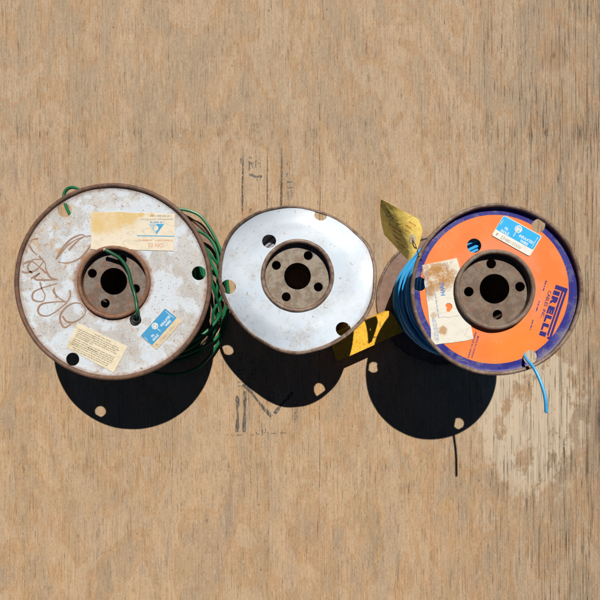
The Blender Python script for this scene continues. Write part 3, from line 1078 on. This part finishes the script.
def inv_mid(px, py):
    z = hM - 1
    for _ in range(8):
        x, y = W(px, py, z)
        dx, dy = x - HC[0], y - HC[1]
        a = atan2(dy, dx)
        r = math.hypot(dx, dy)
        t = (r - R_IN) / (rho(a) - R_IN)
        z = hM - 1 + saddle(a) * max(0, t) ** 2.1
    r0 = R_IN + t * (RM - R_IN)
    return HC[0] + r0 * cos(a), HC[1] + r0 * sin(a)
mid = thing('cable_spool', 'middle spool with buckled plain pale blue-white flange and no labels', 'cable spool', (HC[0], HC[1], 0), 'cable spools standing on the plywood')
Mi = make_spool(mid, HC, hM, RM, 1.1, .3, (297.5, 275.6), 37,
                [(308.2, 255.5), (276.3, 265.3), (318.3, 287), (286.2, 296.8)], (297.5, 276.2), 11.1,
                [(320.6, 215.2, 7), (228.4, 286.8, 7), (343.2, 329.2, 7.1), (269.2, 241.2, 7)],
                MID_PAINT, RIM_PALE, RIM_PALE, HUB_PALE, swell=.35, warp=warp_mid, inv=inv_mid, bead=1.5)
pack = lathe([(28.6, 3), (44, 3), (45, 40), (44, 74), (28.6, 74)], HC[0], HC[1], 72)
strand = wound(HC[0], HC[1], HC[0], HC[1], 5, 74, lambda u: 46 + 1.5 * sin(u * 7), 1.4, 24, 1.0, 5)
obj('wound_cable', merge(pack, strand, flat_spiral(HC[0], HC[1], 77, 31, 47, 1.4, 3)), GREYW, mid)

# ================================================================== RIGHT SPOOL
hR = 112.0
CR = W(497.6, 289.4, hR)
RR = 65.6
right = thing('cable_spool', 'tallest spool, with orange and blue painted flange and blue cable', 'cable spool', (CR[0], CR[1], 0), 'cable spools standing on the plywood')
oc = W(494.3, 289.3, hR - 4.2)
ORANGE = mat_orange_paint(oc[0] - CR[0], oc[1] - CR[1])
rear_c = W(441.5, 300, 0)
Ri = make_spool(right, CR, hR, RR, 4.2, 1.5, (495.8, 289.4), 40.4,
                [(491.2, 263.7), (520, 286.7), (468.8, 291.7), (497.5, 314.7)], (494.5, 288.8), 11.5,
                [(474.2, 245.6, 7.1), (538.6, 225.8, 6.7), (530.3, 357, 7.0), (419.5, 284, 7.0)],
                ORANGE, RIM_PALE, HUB_TAN, HUB_TAN, rear=(rear_c[0] - CR[0], rear_c[1] - CR[1]), bead=1.5)
zR = Ri['zp']
rx, ry = Ri['rear']
pack = []
V, F = [], []
for i in range(72):
    a = 2 * pi * i / 72
    for (r, z) in [(29.2, 3), (40, 3), (44, 35), (43, 99), (29.2, 99)]:
        u = z / hR
        V.append((rx + (CR[0] - rx) * u + r * cos(a), ry + (CR[1] - ry) * u + r * sin(a), z))
for i in range(72):
    j = (i + 1) % 72
    for k in range(5):
        F.append((i * 5 + k, j * 5 + k, j * 5 + (k + 1) % 5, i * 5 + (k + 1) % 5))
strand = wound(rx + (CR[0] - rx) * .03, ry + (CR[1] - ry) * .03, CR[0], CR[1], 5, 100, lambda u: 46.5 + 5.5 * min(1, u / .3) - 1.5 * u + 2.0 * sin(u * 52) + 1.0 * sin(u * 23), 1.2, 44, 1.6, 21)
strand2 = wound(rx + (CR[0] - rx) * .1, ry + (CR[1] - ry) * .1, CR[0], CR[1], 12, 96, lambda u: 47.5 + 5.5 * min(1, u / .3), 1.25, 7, 4.0, 33)
spiral = flat_spiral(CR[0], CR[1], 102.5, 31.5, 50, 1.25, 8)
obj('wound_cable', merge((V, F), strand, strand2, spiral), BLUEW, right)
# free end of the blue cable hanging out of a flange hole
be = [W3(521, 349, 101), W3(524.5, 356, 108), W3(528, 361, 113.5), W3(533.5, 367.5, 118), W3(539, 378, 122), W3(543.5, 390.5, 125.5), W3(545.6, 401, 127.5), W3(546.3, 412.3, 128)]
bend = obj('cable_end', tube(cat(be, 10), 1.2, 10), BLUEW, right)
ea, eb = Vector(be[-1]), Vector(be[-1]) + (Vector(be[-1]) - Vector(be[-2])).normalized() * .5
obj('bare_conductor', tube([ea, eb], .75, 10), BLACK, bend)

# --- lettering on the orange flange
zo = zR + .09
def oz(x, y):                                   # photo zoom measure -> photo px
    return (530 + x / 7.5, 270 + y / 7.5)
d = Vector((-.32, .947))
up = Vector((.947, .32))
def pf(a, b):
    p = Vector((195, 110)) + d * a + up * b
    return oz(p.x, p.y)
def pol(pts):
    return plate([[W(*pf(a, b), zo) for a, b in pts]], zo - .03, zo + .03)
logo = [pol([(0, 0), (32, 0), (32, 56), (378, 56), (384, 66), (384, 70), (34, 70), (34, 78), (386, 78), (392, 62), (404, 66), (408, 80), (402, 92), (392, 95), (4, 95), (0, 90)])]
def letter(ch, a0, a1, hh=50):
    cu = bpy.data.curves.new('lettering', 'FONT')
    cu.body = ch
    cu.size = 1
    cu.offset = .078
    cu.resolution_u = 3
    V, F = from_curve(cu)
    xs = [v[0] for v in V]
    ys = [v[1] for v in V]
    out = []
    for x, y, _ in V:
        a = a0 + (x - min(xs)) / (max(xs) - min(xs)) * (a1 - a0)
        b = (y - min(ys)) / (max(ys) - min(ys)) * hh - 1
        out.append((*W(*pf(a, b), zo), zo))
    return out, F
for ch, a0, a1 in (('I', 43, 76), ('R', 86, 153), ('E', 163, 225), ('L', 234, 291), ('L', 299, 356), ('I', 364, 398)):
    logo.append(letter(ch, a0, a1, 50))
obj('printed_name', merge(*logo), INK_NAVY, Ri['front'], smooth=False)
p0 = oz(139, 152)
obj('printed_text', text('CABLES  INC.', *p0, (-72, 245), 3.2, zo, 1.06, .012), INK_NAVY, Ri['front'], smooth=False)
obj('printed_text', text('MADE IN CANADA', 477.6, 335.6, (-6.2, 21), 1.75, zo, 1.08, .015), INK_NAVY, Ri['front'], smooth=False)
obj('printed_text', text('FABRIQU\u00c9 AU CANADA', 475.2, 331.5, (-7.6, 26), 1.75, zo, 1.02, .015), INK_NAVY, Ri['front'], smooth=False)
for q in ((118, 78), (66, 232), (20, 372)):
    obj('printed_text', print_lines([(*oz(*q), (-12, 40), 11, 1.4)], zo, int(q[0])), INK_NAVY, Ri['front'], smooth=False)

# --- approval label
zl2 = zR + .08
approval_label(right, (503.8, 215.1), (38, 21.1), (-12.4, 20.2), 16.2, zl2, .5, LBL_BLUE, LBL_WHITE, 1.6,
               'bright blue insulated wire label with white number strip', '27480125530')
# --- torn white label
TORN = mat_paper('torn_white_paper', (.74, .71, .62), (.43, .20, .045), *local(right, 438, 276, zl2), 18, .95, spots=[(*local(right, 429, 291, zl2), 7, .85), (*local(right, 442.5, 330.7, zl2), 4.5, .75), (*local(right, 434, 315, zl2), 3, .5)], tint=(.64, .56, .42))
def tz(x, y):
    return (415 + x / 6.667, 255 + y / 6.667)
ol = [(48, 70), (95, 58), (150, 48), (215, 32), (275, 22), (288, 55), (300, 95), (292, 130), (280, 175), (270, 215), (270, 260), (277, 300), (296, 345), (325, 392), (355, 432), (368, 455), (378, 505), (388, 560),
      (330, 572), (250, 582), (180, 590), (114, 601), (108, 560), (104, 500), (96, 440), (88, 370), (78, 300), (70, 240), (60, 180), (66, 150), (55, 140), (52, 100)]
hol = [(200, 335), (212, 322), (230, 320), (246, 332), (249, 350), (238, 366), (228, 380), (214, 378), (208, 364), (212, 352)]
rnd = random.Random(4)
o1 = [W(*tz(x + rnd.uniform(-2, 2), y + rnd.uniform(-2, 2)), zl2) for x, y in ol]
o2 = [W(*tz(x, y), zl2) for x, y in reversed(hol)]
torn = obj('torn_label', plate([o1, o2], zl2, zl2 + .35), TORN, right, smooth=False, label='torn white paper label with ochre stain and blue letters')
zt2 = zl2 + .40
obj('printed_text', text('TWH', *tz(163, 182), (1.6, 13.4), 4.3, zt2, .95, .02), INK_BLUE, torn, smooth=False)
obj('printed_text', print_lines([(*tz(128, 250), (3, 20), 26, 1.6), (*tz(62, 110), (2.6, 20), 30, 1.2), (*tz(72, 110), (2.6, 20), 24, 1.0), (*tz(112, 420), (3.4, 20), 24, 1.3), (*tz(122, 418), (3.4, 20), 25, 1.2), (*tz(134, 430), (3.4, 20), 22, 1.0), (*tz(210, 50), (3, 20), 8, 1.0)], zt2, 2), INK_PALEB, torn, smooth=False)
obj('crease', merge(ribbon([W(*tz(x, y), zt2) for x, y in [(155, 420), (190, 412), (225, 416), (260, 408), (292, 402)]], .35, zt2)), INK_GREY, torn, smooth=False)

# ================================================================== yellow bar between the spools
BARM = mat_yellow_bar()
bz = 20.0
c = [W(388.9, 310.8, bz), W(393.2, 314.8, bz), W(403.5, 331.6, bz), W(352, 355, bz), W(337.5, 361.2, bz), W(329, 336, bz), W(365, 320.7, bz)]
bv, bf = plate([rounded(c, .8, 3)], 3.0, bz)
bar = obj('painted_bar', (bv, bf), BARM, None, smooth=False)
bar['label'] = 'worn yellow painted bar lying between middle and orange spools'
bar['category'] = 'bar'

# ================================================================== yellow card tag on its string
TAGM = mat_tag()
G = [  # rows: far end -> tied end; columns: upper edge -> lower edge   (photo px, height)
    [(380.8, 199.0, 115), (380.2, 207.0, 109.5), (380.3, 214.5, 102), (381.8, 225, 92), (384.2, 234.5, 82)],
    [(393.0, 205.4, 118), (391.5, 215.0, 113.0), (390.5, 224.5, 106), (391.0, 234.5, 97), (393.0, 244.2, 88)],
    [(405.0, 211.7, 119), (403.5, 222.0, 117.5), (402.0, 232.0, 114), (400.4, 242.5, 107), (401.2, 253.2, 100)],
    [(415.5, 217.6, 118.5), (414.0, 228.0, 119), (412.0, 238.5, 119), (409.5, 249.0, 117.6), (407.3, 259.3, 114)],
    [(424.0, 222.5, 117), (422.2, 232.5, 118.4), (419.6, 242.5, 119.4), (416.0, 252.5, 119.6), (411.5, 262.5, 118)],
]
def cr(p0, p1, p2, p3, t):
    return .5 * ((2 * p1) + (p2 - p0) * t + (2 * p0 - 5 * p1 + 4 * p2 - p3) * t * t + (3 * p1 - p0 - 3 * p2 + p3) * t ** 3)
GW = [[Vector(W3(*q)) for q in row] for row in G]
def spl(P, t):
    n = len(P) - 1
    t = min(max(t, 0), 1) * n
    i = min(int(t), n - 1)
    f = t - i
    p0 = P[i - 1] if i > 0 else P[0] * 2 - P[1]
    p3 = P[i + 2] if i + 2 <= n else P[n] * 2 - P[n - 1]
    return cr(p0, P[i], P[i + 1], p3, f)
def tagpt(u, v, off=0.0):
    def S(u, v):
        return spl([spl(row, v) for row in GW], u)
    p = S(u, v)
    if off:
        du = S(min(u + .01, 1), v) - S(max(u - .01, 0), v)
        dv = S(u, min(v + .01, 1)) - S(u, max(v - .01, 0))
        nn = du.cross(dv).normalized()
        if nn.z < 0:
            nn = -nn
        p = p + nn * off
    return p
HU, HV = .775, .50
tlen = (tagpt(0, .5) - tagpt(1, .5)).length
twid = (tagpt(.7, 0) - tagpt(.7, 1)).length
base = tagpt(HU, HV)
tag = thing('paper_tag', 'curled yellow card tag tied to rim of the orange spool', 'tag', (base.x, base.y, 0))
nu, nv = 64, 36
V, F, idx = [], [], {}
def keep(u, v):
    # clipped corners at the tied end, and the eyelet
    if (1 - u) * tlen + min(v, 1 - v) * twid < 6.0:
        return False
    return math.hypot((u - HU) * tlen, (v - HV) * twid) > 1.3
for lay, off in ((0, .0), (1, -.35)):
    for i in range(nu + 1):
        for j in range(nv + 1):
            idx[lay, i, j] = len(V)
            V.append(tuple(tagpt(i / nu, j / nv, off if off else 0)))
cells = {(i, j) for i in range(nu) for j in range(nv) if keep((i + .5) / nu, (j + .5) / nv)}
for (i, j) in cells:
    F.append((idx[0, i, j], idx[0, i + 1, j], idx[0, i + 1, j + 1], idx[0, i, j + 1]))
    F.append((idx[1, i, j], idx[1, i, j + 1], idx[1, i + 1, j + 1], idx[1, i + 1, j]))
    for (di, dj, a, b) in ((-1, 0, (i, j), (i, j + 1)), (1, 0, (i + 1, j), (i + 1, j + 1)), (0, -1, (i, j), (i + 1, j)), (0, 1, (i, j + 1), (i + 1, j + 1))):
        if (i + di, j + dj) not in cells:
            F.append((idx[0, a[0], a[1]], idx[0, b[0], b[1]], idx[1, b[0], b[1]], idx[1, a[0], a[1]]))
card_o = obj('card', (V, F), TAGM, tag, ang=50)
# eyelet patch
V, F = [], []
n = 32
for k in range(n):
    a = 2 * pi * k / n
    for r in (1.0, 3.5):
        V.append(tuple(tagpt(HU + r * cos(a) / tlen, HV + r * sin(a) / twid, .25)))
for k in range(n):
    F.append((2 * k, 2 * ((k + 1) % n), 2 * ((k + 1) % n) + 1, 2 * k + 1))
obj('eyelet', (V, F), mat_plain('buff_reinforcement', (.50, .40, .24), .7, .1), tag)
# printed and written lines
def tag_lines(rows, seed):
    rnd = random.Random(seed)
    V, F = [], []
    for (u0, u1, v, h) in rows:
        u = u0
        while u < u1:
            L_ = rnd.uniform(.010, .03)
            hh = h * rnd.uniform(.5, 1)
            n = len(V)
            dv = rnd.uniform(-.006, .006)
            for (a, b) in ((u, v + dv), (u + L_, v + dv), (u + L_, v + hh + dv), (u, v + hh + dv)):
                V.append(tuple(tagpt(a, b, .2)))
            F.append((n, n + 1, n + 2, n + 3))
            u += L_ + rnd.uniform(.004, .014)
    return V, F
obj('printed_text', tag_lines([(.62, .78, .16, .03), (.55, .68, .27, .03), (.56, .66, .39, .025), (.22, .46, .50, .035), (.30, .50, .585, .03), (.36, .50, .70, .025), (.40, .62, .78, .035), (.30, .5, .68, .02), (.44, .56, .86, .03)], 6), INK_RED, card_o, smooth=False)
obj('ink_smudge', tag_lines([(.13, .2, .18, .05), (.16, .24, .24, .05), (.19, .28, .30, .06), (.22, .3, .38, .05), (.14, .18, .34, .05)], 9), INK_STAMP2, card_o, smooth=False)
# string from the eyelet to the rim
sp = [tuple(tagpt(HU - .03, HV, -1.0)), tuple(tagpt(HU, HV, .6)), W3(414.5, 243, 121.5), W3(416.2, 247, 120.5), W3(417.6, 251.5, 117), W3(418.5, 255, 113.5), W3(421, 258, 110), W3(424, 262, 105)]
obj('string', tube(cat(sp, 8), .38, 6), mat_plain('grey_twine', (.20, .17, .13), .9), tag)

# ------------------------------------------------------------------ light, sky, camera
sun_v = Vector((78, 342, 462)).normalized()
sl = bpy.data.lights.new('sun', 'SUN')
sl.energy = 5.0
sl.angle = radians(.5)
sl.color = (1.0, .955, .89)
so = bpy.data.objects.new('sun', sl)
COL.objects.link(so)
so.rotation_euler = sun_v.to_track_quat('Z', 'Y').to_euler()
so.location = (.3, 1.2, 1.6)

w = bpy.data.worlds.new('World')
SC.world = w
w.use_nodes = True
nt = w.node_tree
sky = nt.nodes.new('ShaderNodeTexSky')
sky.sky_type = 'NISHITA'
sky.sun_disc = False
sky.sun_elevation = math.asin(sun_v.z)
sky.sun_rotation = atan2(sun_v.x, sun_v.y)
sky.altitude = 3500
sky.air_density = .3
sky.dust_density = .2
bg = nt.nodes['Background']
nt.links.new(sky.outputs[0], bg.inputs[0])
bg.inputs[1].default_value = .05

cam = bpy.data.cameras.new('camera')
cam.sensor_width = 36
cam.lens = 36 * CAM_Z / 600
cam.clip_start = .01
cam.clip_end = 50
co = bpy.data.objects.new('camera', cam)
COL.objects.link(co)
co.location = (0, 0, CAM_Z * MM)
co.rotation_euler = (0, 0, 0)
SC.camera = co

SC.view_settings.view_transform = 'Standard'
SC.view_settings.look = 'None'
SC.view_settings.exposure = 0.0
SC.view_settings.gamma = 1.0

for o in COL.objects:
    if '_loc' in o:
        del o['_loc']
